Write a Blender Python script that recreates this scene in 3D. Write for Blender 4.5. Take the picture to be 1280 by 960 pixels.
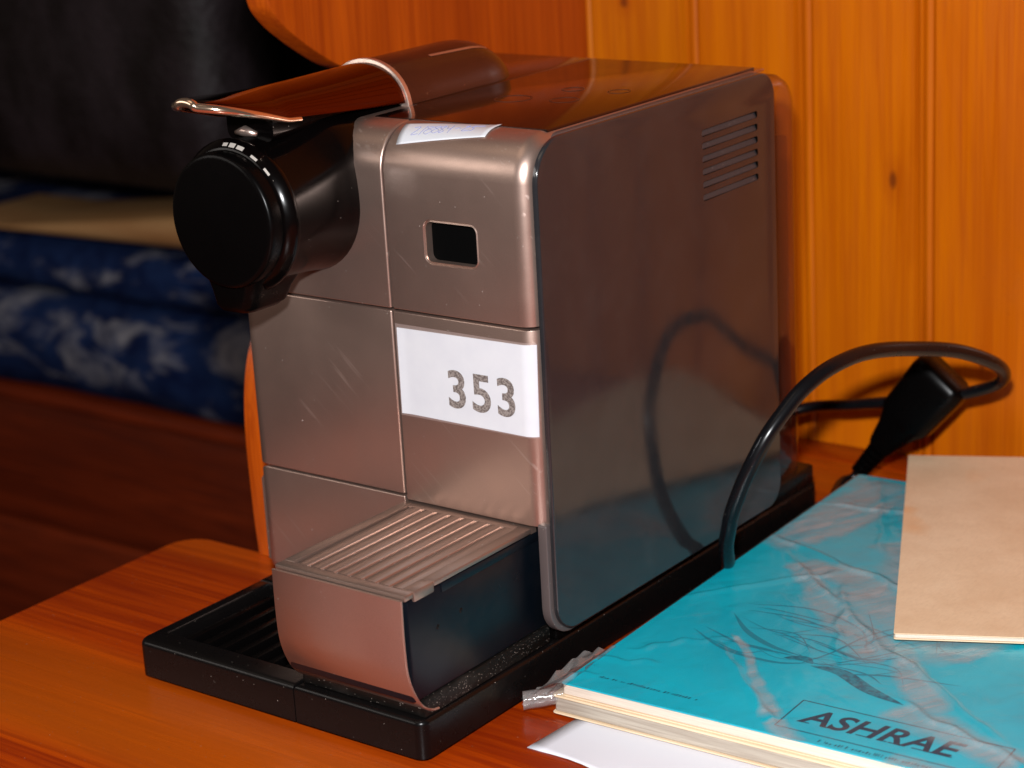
import bpy, bmesh, math, random
from mathutils import Vector, Matrix, noise
random.seed(7)
R = math.radians
scene = bpy.context.scene
for o in list(bpy.data.objects): bpy.data.objects.remove(o)
C = scene.collection

# ------------------------------------------------------------ camera
F_PX, YAW, PITCH, ROLL = 2638.3, R(37.862), R(17.197), R(-3.2401)
CAM = Vector((0.6798, -0.6725, 0.4047))
fw = Vector((-math.sin(YAW)*math.cos(PITCH), math.cos(YAW)*math.cos(PITCH), -math.sin(PITCH)))
rt = Vector((math.cos(YAW), math.sin(YAW), 0)); up = rt.cross(fw)
r2 = rt*math.cos(ROLL) + up*math.sin(ROLL); u2 = -rt*math.sin(ROLL) + up*math.cos(ROLL)
cd = bpy.data.cameras.new('camera'); cam = bpy.data.objects.new('camera', cd); C.objects.link(cam)
cam.matrix_world = Matrix(((r2.x, u2.x, -fw.x, CAM.x), (r2.y, u2.y, -fw.y, CAM.y), (r2.z, u2.z, -fw.z, CAM.z), (0, 0, 0, 1)))
cd.sensor_width = 36; cd.lens = F_PX/1280*36; cd.clip_start = 0.02; cd.clip_end = 50
cd.dof.use_dof = True; cd.dof.focus_distance = (Vector((0.13, 0.0, 0.15))-CAM).dot(fw); cd.dof.aperture_fstop = 10
scene.camera = cam

# ------------------------------------------------------------ world and lamps
w = bpy.data.worlds.new('World'); scene.world = w; w.use_nodes = True
bg = w.node_tree.nodes['Background']; bg.inputs[0].default_value = (1.0, 0.72, 0.55, 1); bg.inputs[1].default_value = 0.05
def area(name, loc, target, size, power, col, size_y=None):
    l = bpy.data.lights.new(name, 'AREA'); l.energy = power; l.color = col; l.size = size
    if size_y: l.shape = 'RECTANGLE'; l.size_y = size_y
    o = bpy.data.objects.new(name, l); C.objects.link(o); o.location = loc
    o.rotation_euler = (Vector(target)-Vector(loc)).to_track_quat('-Z', 'Y').to_euler(); return o
flash_pos = CAM + u2*0.10 - r2*0.02
area('camera_flash', flash_pos, (0.1, 0.05, 0.1), 0.035, 13.5, (0.97, 0.98, 1.0))
area('overhead_fill', (-0.3, -0.6, 1.7), (0.1, 0.05, 0.1), 1.0, 2.5, (1.0, 0.78, 0.60), .8)  # unseen overhead area light, added as weak warm fill
area('left_front_light', (-0.78, -1.02, 0.74), (0.08, 0.0, 0.2), 1.0, 3.9, (1.0, 0.92, 0.86), .42)  # unseen source at front left, placed so the rolled top edge reflects it
scene.view_settings.view_transform = 'Standard'; scene.view_settings.look = 'None'
scene.view_settings.exposure = 0.0; scene.view_settings.gamma = 1.0

# ------------------------------------------------------------ object helpers
def mesh_obj(name, bm, mat=None, parent=None, smooth=True, angle=35, mats=None):
    bmesh.ops.recalc_face_normals(bm, faces=bm.faces)
    me = bpy.data.meshes.new(name); bm.to_mesh(me); bm.free()
    for m in (mats or ([mat] if mat else [])): me.materials.append(m)
    o = bpy.data.objects.new(name, me); C.objects.link(o)
    if smooth:
        me.shade_smooth(); me.set_sharp_from_angle(angle=R(angle))
    if parent: o.parent = parent; o.matrix_parent_inverse = Matrix.Translation(parent_world(parent)).inverted()
    return o
def parent_world(p):
    return p.location if p.type == 'EMPTY' else Vector((0, 0, 0))
def thing(name, label, cat, loc=(0, 0, 0), group=None):
    o = bpy.data.objects.new(name, None); o.empty_display_size = .02; C.objects.link(o); o.location = loc
    o['label'] = label; o['category'] = cat
    if group: o['group'] = group
    return o
def tag(o, label, cat, group=None):
    o['label'] = label; o['category'] = cat
    if group: o['group'] = group
    return o
def box(bm, x0, x1, y0, y1, z0, z1, bev=0.0, seg=2):
    r = bmesh.ops.create_cube(bm, size=1.0)
    vs = r['verts']
    for v in vs: v.co = Vector(((x0+x1)/2+v.co.x*(x1-x0), (y0+y1)/2+v.co.y*(y1-y0), (z0+z1)/2+v.co.z*(z1-z0)))
    if bev:
        es = list({e for v in vs for e in v.link_edges})
        bmesh.ops.bevel(bm, geom=es, offset=bev, segments=seg, profile=.5, affect='EDGES')
def loft(bm, secs, cap=True, closed=True):
    rows = [[bm.verts.new(p) for p in s] for s in secs]
    n = len(rows[0])
    for a, b in zip(rows, rows[1:]):
        for i in range(n if closed else n-1):
            j = (i+1) % n
            try: bm.faces.new((a[i], a[j], b[j], b[i]))
            except ValueError: pass
    if cap:
        bm.faces.new(rows[0]); bm.faces.new(rows[-1][::-1])
    return rows
def rrect(a0, a1, b0, b1, rad, n=8):
    """rounded rectangle, radii at corners (a0b0, a1b0, a1b1, a0b1)"""
    if not isinstance(rad, (tuple, list)): rad = (rad,)*4
    pts = []
    for (ca, cb, st, r) in ((a0+rad[0], b0+rad[0], 180, rad[0]), (a1-rad[1], b0+rad[1], 270, rad[1]), (a1-rad[2], b1-rad[2], 0, rad[2]), (a0+rad[3], b1-rad[3], 90, rad[3])):
        for k in range(n+1):
            t = R(st+90*k/n); pts.append((ca+r*math.cos(t), cb+r*math.sin(t)))
    return pts
def shell(name, x0, x1, y0, y1, z0, z1, rad, rl, rr, mat, parent, n=8, seg=8, kb=1, kt=1, ky=1):
    """solid with a rounded profile in YZ, rolled over at its left and right ends"""
    if not isinstance(rad, (tuple, list)): rad = (rad,)*4
    def sec(x, d):
        rd = tuple(max(r-d, 0.0001) for r in rad)
        return [(x, a, b) for a, b in rrect(y0+d, y1-min(d, ky*d+.0003), z0+min(d, kb*d+.0003), z1-min(d, kt*d+.0003), rd, n)]
    secs = []
    for k in range(seg+1):
        t = R(90*k/seg); secs.append(sec(x0+rl*(1-math.cos(t)), rl*(1-math.sin(t))))
    for k in range(seg+1):
        t = R(90*k/seg); secs.append(sec(x1-rr*(1-math.sin(t)), rr*(1-math.cos(t))))
    secs = [s for s in secs if s]
    # end sections inset by at most the radius
    bm = bmesh.new(); loft(bm, secs)
    return mesh_obj(name, bm, mat, parent, angle=40)
def tube(bm, pts, r, seg=12, cap=True):
    """tube along points; r number or list"""
    pts = [Vector(p) for p in pts]; rs = r if isinstance(r, (list, tuple)) else [r]*len(pts)
    t0 = (pts[1]-pts[0]).normalized(); nrm = t0.orthogonal().normalized(); secs = []
    for i, p in enumerate(pts):
        t = (pts[min(i+1, len(pts)-1)]-pts[max(i-1, 0)]).normalized()
        nrm = (nrm-t*nrm.dot(t)).normalized(); b = t.cross(nrm)
        secs.append([p+(nrm*math.cos(2*math.pi*k/seg)+b*math.sin(2*math.pi*k/seg))*rs[i] for k in range(seg)])
    loft(bm, secs, cap)
def catmull(P, n=10):
    P = [Vector(p) for p in P]; out = []
    Q = [P[0]*2-P[1]]+P+[P[-1]*2-P[-2]]
    for i in range(1, len(Q)-2):
        a, b, c, d = Q[i-1:i+3]
        for k in range(n):
            t = k/n; out.append(.5*((2*b)+(c-a)*t+(2*a-5*b+4*c-d)*t*t+(3*b-a-3*c+d)*t**3))
    out.append(P[-1]); return out
def boolean_cut(o, cutters):
    for c in cutters:
        m = o.modifiers.new('cut', 'BOOLEAN'); m.operation = 'DIFFERENCE'; m.object = c; m.solver = 'EXACT'; m.material_mode = 'TRANSFER'
    bpy.context.view_layer.update(); dg = bpy.context.evaluated_depsgraph_get()
    me = bpy.data.meshes.new_from_object(o.evaluated_get(dg), depsgraph=dg)
    o.modifiers.clear(); o.data = me
    for c in cutters: bpy.data.objects.remove(c)
def text_mesh(name, s, size, mat, parent, mtx, extrude=0.00008, offset=0.0, shear=0.0, space=1.0, sx=1.0):
    cu = bpy.data.curves.new(name, 'FONT'); cu.body = s; cu.size = size; cu.extrude = extrude; cu.offset = offset; cu.shear = shear
    cu.space_character = space; cu.resolution_u = 6
    t = bpy.data.objects.new(name+'_tmp', cu); C.objects.link(t); bpy.context.view_layer.update()
    me = bpy.data.meshes.new_from_object(t.evaluated_get(bpy.context.evaluated_depsgraph_get())); bpy.data.objects.remove(t)
    me.name = name
    me.transform(mtx @ Matrix.Diagonal((sx, 1, 1, 1))); me.materials.clear(); me.materials.append(mat)
    o = bpy.data.objects.new(name, me); C.objects.link(o)
    if parent: o.parent = parent; o.matrix_parent_inverse = Matrix.Translation(parent_world(parent)).inverted()
    return o

# ------------------------------------------------------------ materials
class NT:
    def __init__(s, name):
        s.m = bpy.data.materials.new(name); s.m.use_nodes = True; s.t = s.m.node_tree; s.t.nodes.clear()
        s.out = s.n('ShaderNodeOutputMaterial')
    def n(s, typ, **kw):
        x = s.t.nodes.new(typ)
        for k, v in kw.items(): setattr(x, k, v)
        return x
    def l(s, a, b): s.t.links.new(a, b)
    def put(s, sock, v):
        if isinstance(v, bpy.types.NodeSocket): s.l(v, sock)
        elif v is not None: sock.default_value = v if not (isinstance(v, tuple) and len(v) == 3 and sock.type == 'RGBA') else (*v, 1)
    def math(s, op, a, b=None, c=None, clamp=False):
        x = s.n('ShaderNodeMath', operation=op, use_clamp=clamp)
        for i, v in enumerate((a, b, c)):
            if v is not None: s.put(x.inputs[i], v)
        return x.outputs[0]
    def mix(s, f, a, b, blend='MIX'):
        x = s.n('ShaderNodeMix', data_type='RGBA', blend_type=blend)
        s.put(x.inputs[0], f); s.put(x.inputs[6], a); s.put(x.inputs[7], b); return x.outputs[2]
    def coord(s, scale=(1, 1, 1), loc=(0, 0, 0), rot=(0, 0, 0)):
        c = s.n('ShaderNodeNewGeometry').outputs['Position'] if False else s.n('ShaderNodeTexCoord').outputs['Object']
        m = s.n('ShaderNodeMapping'); s.l(c, m.inputs[0]); m.inputs['Scale'].default_value = scale; m.inputs['Location'].default_value = loc; m.inputs['Rotation'].default_value = rot
        return m.outputs[0]
    def noise(s, vec, scale, detail=4, rough=.5, dist=0):
        x = s.n('ShaderNodeTexNoise'); s.l(vec, x.inputs['Vector'])
        x.inputs['Scale'].default_value = scale; x.inputs['Detail'].default_value = detail; x.inputs['Roughness'].default_value = rough; x.inputs['Distortion'].default_value = dist
        return x.outputs['Fac']
    def ramp(s, f, a, b, va=0.0, vb=1.0):
        x = s.n('ShaderNodeMapRange'); s.put(x.inputs[0], f)
        for i, v in zip((1, 2, 3, 4), (a, b, va, vb)): x.inputs[i].default_value = v
        return x.outputs[0]
    def specks(s, scale, thr, seed=0.0, density=.5):
        v = s.n('ShaderNodeTexVoronoi'); c = s.coord(loc=(seed, seed*.7, seed*1.3)); s.l(c, v.inputs['Vector']); v.inputs['Scale'].default_value = scale
        d = s.math('LESS_THAN', v.outputs['Distance'], thr)
        sep = s.n('ShaderNodeSeparateColor'); s.l(v.outputs['Color'], sep.inputs[0])
        return s.math('MULTIPLY', d, s.math('LESS_THAN', sep.outputs[0], density))
    def bsdf(s, col, rough=.5, metal=0.0, spec=.5, bump=None, bstr=.2, bdist=.001, coat=0.0, coat_rough=.1, **kw):
        b = s.n('ShaderNodeBsdfPrincipled'); s.put(b.inputs['Base Color'], col); s.put(b.inputs['Roughness'], rough); s.put(b.inputs['Metallic'], metal)
        s.put(b.inputs['Specular IOR Level'], spec); b.inputs['Coat Weight'].default_value = coat; b.inputs['Coat Roughness'].default_value = coat_rough
        if bump is not None:
            bp = s.n('ShaderNodeBump'); bp.inputs['Strength'].default_value = bstr; bp.inputs['Distance'].default_value = bdist
            s.l(bump, bp.inputs['Height']); s.l(bp.outputs[0], b.inputs['Normal'])
        for k, v in kw.items(): s.put(b.inputs[k.replace('_', ' ')], v)
        s.l(b.outputs[0], s.out.inputs[0]); return b
    def schlick(s, f0, nrm=None):
        lw = s.n('ShaderNodeLayerWeight'); lw.inputs[0].default_value = .5
        if nrm is not None: s.l(nrm, lw.inputs['Normal'])
        return s.math('MULTIPLY_ADD', s.math('POWER', lw.outputs['Facing'], 5.0), 1-f0, f0)
    def seg(s, vec, p0, p1, w0, w1=None, soft=.15):
        """soft mask round a 2D segment given in the XY of vec"""
        w1 = w1 or w0
        sep = s.n('ShaderNodeSeparateXYZ'); s.l(vec, sep.inputs[0])
        dx, dy = p1[0]-p0[0], p1[1]-p0[1]; L = math.hypot(dx, dy); dx /= L; dy /= L
        X = s.math('SUBTRACT', sep.outputs[0], p0[0]); Y = s.math('SUBTRACT', sep.outputs[1], p0[1])
        al = s.math('ADD', s.math('MULTIPLY', X, dx), s.math('MULTIPLY', Y, dy))
        ac = s.math('ABSOLUTE', s.math('SUBTRACT', s.math('MULTIPLY', X, dy), s.math('MULTIPLY', Y, dx)))
        t = s.math('DIVIDE', al, L); wd = s.ramp(t, 0, 1, w0, w1)
        a = s.ramp(s.math('DIVIDE', ac, wd), soft, 1.0, 1, 0)
        e = s.math('MULTIPLY', s.ramp(t, 0.0, .08, 0, 1), s.ramp(t, .9, 1.0, 1, 0))
        return s.math('MULTIPLY', a, e)

def wood(name, base, dark, grain='Z', rough=.35, knots=(), var=.5, coat=.12, scale=1.0, light=None, dust=False):
    t = NT(name)
    sc = {'Z': (1, 1, .07), 'X': (.07, 1, 1), 'Y': (1, .07, 1)}[grain]
    oi = t.n('ShaderNodeObjectInfo')
    c = t.n('ShaderNodeTexCoord').outputs['Object']
    off = t.n('ShaderNodeVectorMath', operation='ADD'); t.l(c, off.inputs[0])
    cmb = t.n('ShaderNodeCombineXYZ'); t.l(t.math('MULTIPLY', oi.outputs['Random'], 7.0), cmb.inputs[0]); t.l(t.math('MULTIPLY', oi.outputs['Random'], 3.0), cmb.inputs[2])
    t.l(cmb.outputs[0], off.inputs[1])
    mp = t.n('ShaderNodeMapping'); mp.inputs['Scale'].default_value = sc; t.l(off.outputs[0], mp.inputs[0])
    a = t.noise(mp.outputs[0], 26*scale, 5, .6, .8); b = t.noise(mp.outputs[0], 160*scale, 4, .6, .3); g = t.noise(mp.outputs[0], 8*scale, 2, .5, .2)
    m = t.math('ADD', t.math('MULTIPLY', a, .55), t.math('ADD', t.math('MULTIPLY', b, .3), t.math('MULTIPLY', g, .25)))
    f = t.ramp(m, .42, .68, 0, 1)
    col = t.mix(t.math('MULTIPLY', f, var), base, dark)
    rings = t.ramp(a, .5, .56, 0, 1); rings = t.math('MULTIPLY', rings, t.ramp(a, .56, .60, 1, 0))
    col = t.mix(t.math('MULTIPLY', rings, .35*var), col, dark)
    mp3 = t.n('ShaderNodeMapping'); mp3.inputs['Scale'].default_value = tuple(.25*v if v < 1 else v for v in sc); t.l(off.outputs[0], mp3.inputs[0])
    fl = t.noise(mp3.outputs[0], 420*scale, 3, .6, .2); col = t.mix(t.math('MULTIPLY', t.ramp(fl, .52, .64), .55*var), col, dark)
    ml = t.noise(mp3.outputs[0], 95*scale, 3, .6, .6); col = t.mix(t.math('MULTIPLY', t.math('MULTIPLY', t.ramp(ml, .5, .55), t.ramp(ml, .55, .62, 1, 0)), .6*var), col, dark)
    if light: col = t.mix(t.math('MULTIPLY', t.ramp(g, .55, .75), .6), col, light)
    col = t.mix(1.0, col, oi.outputs['Color'], 'MULTIPLY')
    for (ax, k0, k1, rx, rz) in knots:
        sep = t.n('ShaderNodeSeparateXYZ'); t.l(c, sep.inputs[0])
        i0, i1 = {'y': (0, 2), 'z': (0, 1), 'x': (1, 2)}[ax]
        d = t.math('SQRT', t.math('ADD', t.math('POWER', t.math('DIVIDE', t.math('SUBTRACT', sep.outputs[i0], k0), rx), 2), t.math('POWER', t.math('DIVIDE', t.math('SUBTRACT', sep.outputs[i1], k1), rz), 2)))
        col = t.mix(t.ramp(d, .5, 1.15, .9, 0), col, (.09, .022, .004)); col = t.mix(t.ramp(d, .9, 3.2, .35, 0), col, dark)
    bump = t.math('ADD', b, t.math('MULTIPLY', a, .5))
    if dust:
        col = t.mix(t.math('MULTIPLY', t.math('MAXIMUM', t.specks(260, .06, 0, .12), t.specks(700, .10, 2, .10)), .55), col, (.62, .42, .25))
    t.bsdf(col, t.ramp(b, .3, .7, rough-.05, rough+.1), bump=bump, bstr=.25, bdist=.0006, coat=coat, coat_rough=.15, spec=.3)
    return t.m

M = {}
M['wall_wood'] = wood('varnished_pine', (.64, .172, .001), (.36, .055, .001), 'Z', .32, knots=(('y', .153, .158, .0026, .0055), ('y', -.0205, .2495, .0030, .0035), ('y', .207, .06, .0022, .004), ('y', .232, .215, .0025, .003)), var=.5)
M['side_wood'] = wood('red_stained_pine', (.50, .085, .003), (.26, .030, .001), 'Z', .35, var=.7)
M['desk_wood'] = wood('varnished_desk_wood', (.46, .055, .001), (.20, .014, .001), 'X', .28, var=.95, coat=.15, light=(.60, .13, .003), dust=True)
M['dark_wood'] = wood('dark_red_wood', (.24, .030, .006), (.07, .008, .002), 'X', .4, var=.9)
def metal(name, base, rough, coat=.12, scr=True, specks=True):
    t = NT(name)
    n1 = t.noise(t.coord(), 2600, 2, .5); n2 = t.noise(t.coord(), 30, 4, .6)
    col = t.mix(t.math('MULTIPLY', t.ramp(n1, .35, .65), .22), base, tuple(c*.55 for c in base))
    col = t.mix(t.math('MULTIPLY', t.ramp(n2, .4, .7), .16), col, tuple(c*.7 for c in base))
    rr = t.ramp(n2, .35, .7, rough-.03, rough+.05)
    if scr:
        mp2 = t.n('ShaderNodeMapping'); t.l(t.coord(rot=(0, R(48), 0)), mp2.inputs[0]); mp2.inputs['Scale'].default_value = (1, 1, .035); s_ = t.noise(mp2.outputs[0], 420, 2, .5)
        sm = t.math('MULTIPLY', t.ramp(s_, .64, .69), t.ramp(t.noise(t.coord(loc=(3, 1, 2)), 22, 2), .5, .62))
        col = t.mix(t.math('MULTIPLY', sm, .2), col, (.80, .72, .66)); rr = t.math('ADD', rr, t.math('MULTIPLY', sm, .1))
    mt = .88
    if specks:
        sp = t.math('MAXIMUM', t.specks(500, .09, 0, .06), t.specks(210, .07, 3.3, .04))
        col = t.mix(t.math('MULTIPLY', sp, .75), col, (.62, .55, .5)); mt = t.math('SUBTRACT', .88, t.math('MULTIPLY', sp, .7))
    t.bsdf(col, rr, mt, bump=n1, bstr=.06, bdist=.0002, coat=coat, coat_rough=.3)
    return t.m
M['metal'] = metal('satin_champagne_metal', (.50, .355, .295), .36, coat=.3)
M['grid'] = metal('worn_grid_metal', (.44, .315, .26), .38, coat=.0, scr=False)
def plastic(name, col, rough, coat=0.0, speck=0.0, dust=0.0, spec=.5):
    t = NT(name); n = t.noise(t.coord(), 60, 4, .6); c = col
    if dust:
        d = t.math('MULTIPLY', t.ramp(t.noise(t.coord(loc=(5, 2, 1)), 45, 5, .7), .45, .7), dust)
        c = t.mix(d, c, (.16, .13, .115))
    if speck:
        sp = t.math('MAXIMUM', t.specks(1400, .22, 1.0, speck), t.specks(700, .16, 2.0, speck*.5))
        c = t.mix(t.math('MULTIPLY', sp, .8), c, (.42, .36, .31))
    t.bsdf(c, t.ramp(n, .3, .7, max(rough-.03, .02), rough+.05), coat=coat, coat_rough=.05, spec=spec); return t.m
M['gloss_black'] = plastic('gloss_black_plastic', (.0015, .001, .001), .17, 0, .002, 0, .18)
M['satin_black'] = plastic('satin_black_plastic', (.0015, .0012, .0012), .26, 0, 0, 0, .10)
M['base_black'] = plastic('dusty_black_plastic', (.003, .0025, .0025), .27, 0, .008, .0, .25)
M['dusty_black'] = plastic('very_dusty_black_plastic', (.004, .0035, .003), .42, 0, .13, .10, .2)
M['tray_black'] = plastic('blue_black_plastic', (.002, .004, .007), .30, 0, .004, .02, .3)
M['void'] = plastic('dark_cavity_plastic', (.0015, .0015, .0015), .6, spec=.02)
M['side_panel'] = plastic('glossy_side_plastic', (.0175, .0175, .0195), .12, 0, 0, .045, spec=.66)
M['side_frame'] = plastic('grey_side_frame_plastic', (.085, .065, .062), .35, 0, .02)
M['louvre'] = plastic('grey_louvre_plastic', (.024, .026, .030), .4, 0, .03)
M['cable'] = plastic('black_rubber', (.004, .004, .005), .25, 0, .006, 0, .35)
t = NT('bronze_chrome'); t.bsdf((.11, .034, .019), t.ramp(t.noise(t.coord(), 300, 2), .3, .7, .05, .10), 1.0); M['chrome'] = t.m
t = NT('tan_reflection_chrome'); t.bsdf((.80, .58, .42), .14, .95); M['lip'] = t.m  # lever edge chrome, its tan reflection put into the base colour
t = NT('pale_metal_ring'); t.bsdf((.72, .56, .48), t.ramp(t.noise(t.coord(), 400, 2), .3, .7, .28, .36), .9); M['ring'] = t.m
t = NT('dark_bronze_metal'); n1 = t.noise(t.coord(), 2000, 2)
t.bsdf(t.mix(t.math('MAXIMUM', t.specks(420, .12, .4, .16), 0), t.mix(t.ramp(n1, .3, .7), (.085, .047, .04), (.12, .07, .06)), (.55, .48, .44)), .27, .9, bump=n1, bstr=.05, bdist=.0002, coat=.3, coat_rough=.15); M['hump'] = t.m
t = NT('dark_glossy_top'); n1 = t.noise(t.coord(), 60, 4)
t.bsdf(t.mix(t.math('MAXIMUM', t.specks(420, .12, .4, .10), 0), (.065, .034, .028), (.3, .24, .21)), t.ramp(n1, .3, .7, .10, .16), .9, coat=.3, coat_rough=.06); M['top'] = t.m
t = NT('smoky_clear_plastic')
tr = t.n('ShaderNodeBsdfTransparent'); tr.inputs[0].default_value = (.84, .74, .70, 1); gl = t.n('ShaderNodeBsdfGlossy'); gl.inputs['Roughness'].default_value = .06
df = t.n('ShaderNodeBsdfDiffuse'); df.inputs[0].default_value = (.30, .17, .11, 1)
fr = t.schlick(.05)
m1 = t.n('ShaderNodeMixShader'); m1.inputs[0].default_value = .03; t.l(tr.outputs[0], m1.inputs[1]); t.l(df.outputs[0], m1.inputs[2])
m2 = t.n('ShaderNodeMixShader'); t.l(fr, m2.inputs[0]); t.l(m1.outputs[0], m2.inputs[1]); t.l(gl.outputs[0], m2.inputs[2]); t.l(m2.outputs[0], t.out.inputs[0]); M['tank'] = t.m
t = NT('white_label_paper'); t.bsdf(t.mix(t.ramp(t.noise(t.coord(), 90, 3), .3, .7), (.58, .59, .63), (.62, .63, .66)), .3, coat=.4, coat_rough=.12); M['label'] = t.m
t = NT('clear_laminate'); tr = t.n('ShaderNodeBsdfTransparent'); df = t.n('ShaderNodeBsdfPrincipled'); df.inputs['Base Color'].default_value = (.62, .50, .47, 1); df.inputs['Roughness'].default_value = .25
mx = t.n('ShaderNodeMixShader'); mx.inputs[0].default_value = .22; t.l(tr.outputs[0], mx.inputs[1]); t.l(df.outputs[0], mx.inputs[2]); t.l(mx.outputs[0], t.out.inputs[0]); M['laminate'] = t.m
t = NT('printed_digits'); n1 = t.noise(t.coord(), 1100, 3, .7); t.bsdf(t.mix(t.ramp(n1, .44, .56), (.11, .09, .083), (.27, .235, .215)), .4); M['digits'] = t.m
t = NT('blue_pen_ink'); t.bsdf((.22, .23, .46), .5); M['ink'] = t.m
t = NT('print_ink'); t.bsdf((.003, .055, .095), .5); M['print'] = t.m
t = NT('soft_print_ink'); t.bsdf(t.mix(t.ramp(t.noise(t.coord(), 400, 3), .4, .6), (.002, .14, .21), (.005, .28, .37)), .5); M['stroke'] = t.m
t = NT('faint_print_ink'); t.bsdf((.004, .26, .35), .5); M['print2'] = t.m
t = NT('pale_grey_print'); t.bsdf((.42, .38, .34), .4); M['mark'] = t.m
t = NT('tint_on_top'); t.bsdf((.095, .052, .042), .3, .8); M['icon'] = t.m
t = NT('teal_card'); n1 = t.noise(t.coord(), 14, 5, .65); t.bsdf(t.mix(t.ramp(n1, .35, .7), (.0, .54, .68), (.0, .42, .56)), .42); M['teal'] = t.m
t = NT('page_edges'); wv = t.noise(t.coord(scale=(1, 1, 60)), 40, 3, .6); t.bsdf(t.mix(t.ramp(wv, .35, .65), (.78, .67, .56), (.66, .55, .45)), .7, bump=wv, bstr=.4, bdist=.0005); M['pages'] = t.m
t = NT('grey_page_edges'); wv = t.noise(t.coord(scale=(1, 1, 40)), 30, 3, .6); t.bsdf(t.mix(t.ramp(wv, .35, .65), (.50, .44, .36), (.36, .30, .24)), .7, bump=wv, bstr=.3, bdist=.0004); M['pages2'] = t.m
t = NT('cream_card'); t.bsdf(t.mix(t.ramp(t.noise(t.coord(), 20, 4), .35, .7), (.84, .66, .46), (.76, .56, .36)), .5); M['cream'] = t.m
t = NT('aged_cream_card'); c0 = t.mix(t.ramp(t.noise(t.coord(), 20, 5, .7), .35, .7), (.84, .64, .43), (.72, .51, .32))
c0 = t.mix(t.math('MULTIPLY', t.ramp(t.noise(t.coord(scale=(1, .3, 1)), 900, 3, .6), .45, .7), .25), c0, (.60, .42, .27))
st = t.noise(t.coord(loc=(.3, .1, 0)), 9, 3, .5, .6); c0 = t.mix(t.math('MULTIPLY', t.ramp(st, .60, .68), .45), c0, (.80, .36, .10))
sq = t.n('ShaderNodeTexVoronoi'); t.l(t.coord(), sq.inputs['Vector']); sq.inputs['Scale'].default_value = 30
t.bsdf(c0, .55, bump=t.noise(t.coord(), 60, 5, .7), bstr=.3, bdist=.0008); M['booklet'] = t.m
t = NT('white_paper'); t.bsdf((.74, .74, .80), .55); M['paper'] = t.m
t = NT('brown_leather'); v = t.n('ShaderNodeTexVoronoi'); t.l(t.coord(), v.inputs['Vector']); v.inputs['Scale'].default_value = 160; n1 = t.noise(t.coord(scale=(1, 1, .5)), 14, 5, .7)
t.bsdf(t.mix(t.ramp(n1, .4, .65), (.006, .003, .003), (.024, .016, .019)), .6, bump=t.math('ADD', v.outputs['Distance'], n1), bstr=.35, bdist=.003, spec=.3); M['leather'] = t.m
t = NT('black_leather'); t.bsdf((.004, .0035, .0035), .6, bump=t.noise(t.coord(), 60, 4), bstr=.3, bdist=.002, spec=.2); M['black_leather'] = t.m
def tiedye():
    t = NT('blue_white_cloth'); n1 = t.noise(t.coord(scale=(1, 1, 1.6)), 15, 4, .6, .6); n2 = t.noise(t.coord(loc=(4, 1, 2)), 34, 3, .6, .4)
    c = t.mix(t.ramp(n2, .35, .65), (.003, .009, .045), (.010, .026, .09)); c = t.mix(t.ramp(n1, .52, .72), c, (.27, .265, .29))
    wv_ = t.n('ShaderNodeTexWave'); t.l(t.coord(), wv_.inputs['Vector']); wv_.inputs['Scale'].default_value = 260; t.bsdf(c, .9, bump=t.math('ADD', t.noise(t.coord(), 500, 2), t.math('MULTIPLY', wv_.outputs['Fac'], .5)), bstr=.6, bdist=.0015, spec=.1); return t.m
M['cloth'] = tiedye()
t = NT('tan_wood'); t.bsdf(t.mix(t.ramp(t.noise(t.coord(scale=(.2, 1, 1)), 30, 4), .4, .7), (.40, .22, .09), (.30, .14, .05)), .45); M['tan'] = t.m

# ------------------------------------------------------------ setting
bm = bmesh.new(); box(bm, -4, 4, -4, 3, -.80, -.76)
o = mesh_obj('floor', bm, M['dark_wood'], smooth=False); o['kind'] = 'structure'

# wall of tongue and groove pine boards
YW = .355
wall = thing('wooden_wall', 'orange varnished pine wall of vertical beaded boards behind the coffee machine', 'wall', (.1, YW, 0))
def board(x0, x1, col):
    a = [(x0+.0004, .0030), (x0+.0015, 0), (x0+.0032, 0), (x0+.0040, .0026)]
    for k in range(7):
        th = math.pi*k/6; a.append((x0+.0068-.0026*math.cos(th), .0012-.0022*math.sin(th)))
    a += [(x0+.0097, .0028), (x0+.0108, 0), (x1-.0020, 0), (x1-.0004, .0032)]
    prof = a + [(x1-.0004, .014), (x0+.0004, .014)]
    bm = bmesh.new(); loft(bm, [[(x, YW+y, z) for x, y in prof] for z in (-.76, 1.5)])
    o = mesh_obj('wall_board', bm, M['wall_wood'], wall, angle=25); o.color = (*col, 1)
edges = [-.0525+.0737*k for k in range(13)]; edges = [e-.0009 for e in edges]
cols = [(.98, 1.0, 1), (1.0, .95, 1), (.97, .88, .9), (.95, .84, .9), (1, .95, 1), (.95, .88, 1), (.92, .82, .9), (1, .92, 1), (.96, .9, 1), (1, .9, 1), (.9, .8, .9), (.97, .9, 1)]
for i in range(len(edges)-1): board(edges[i], edges[i+1], cols[i])

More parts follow.
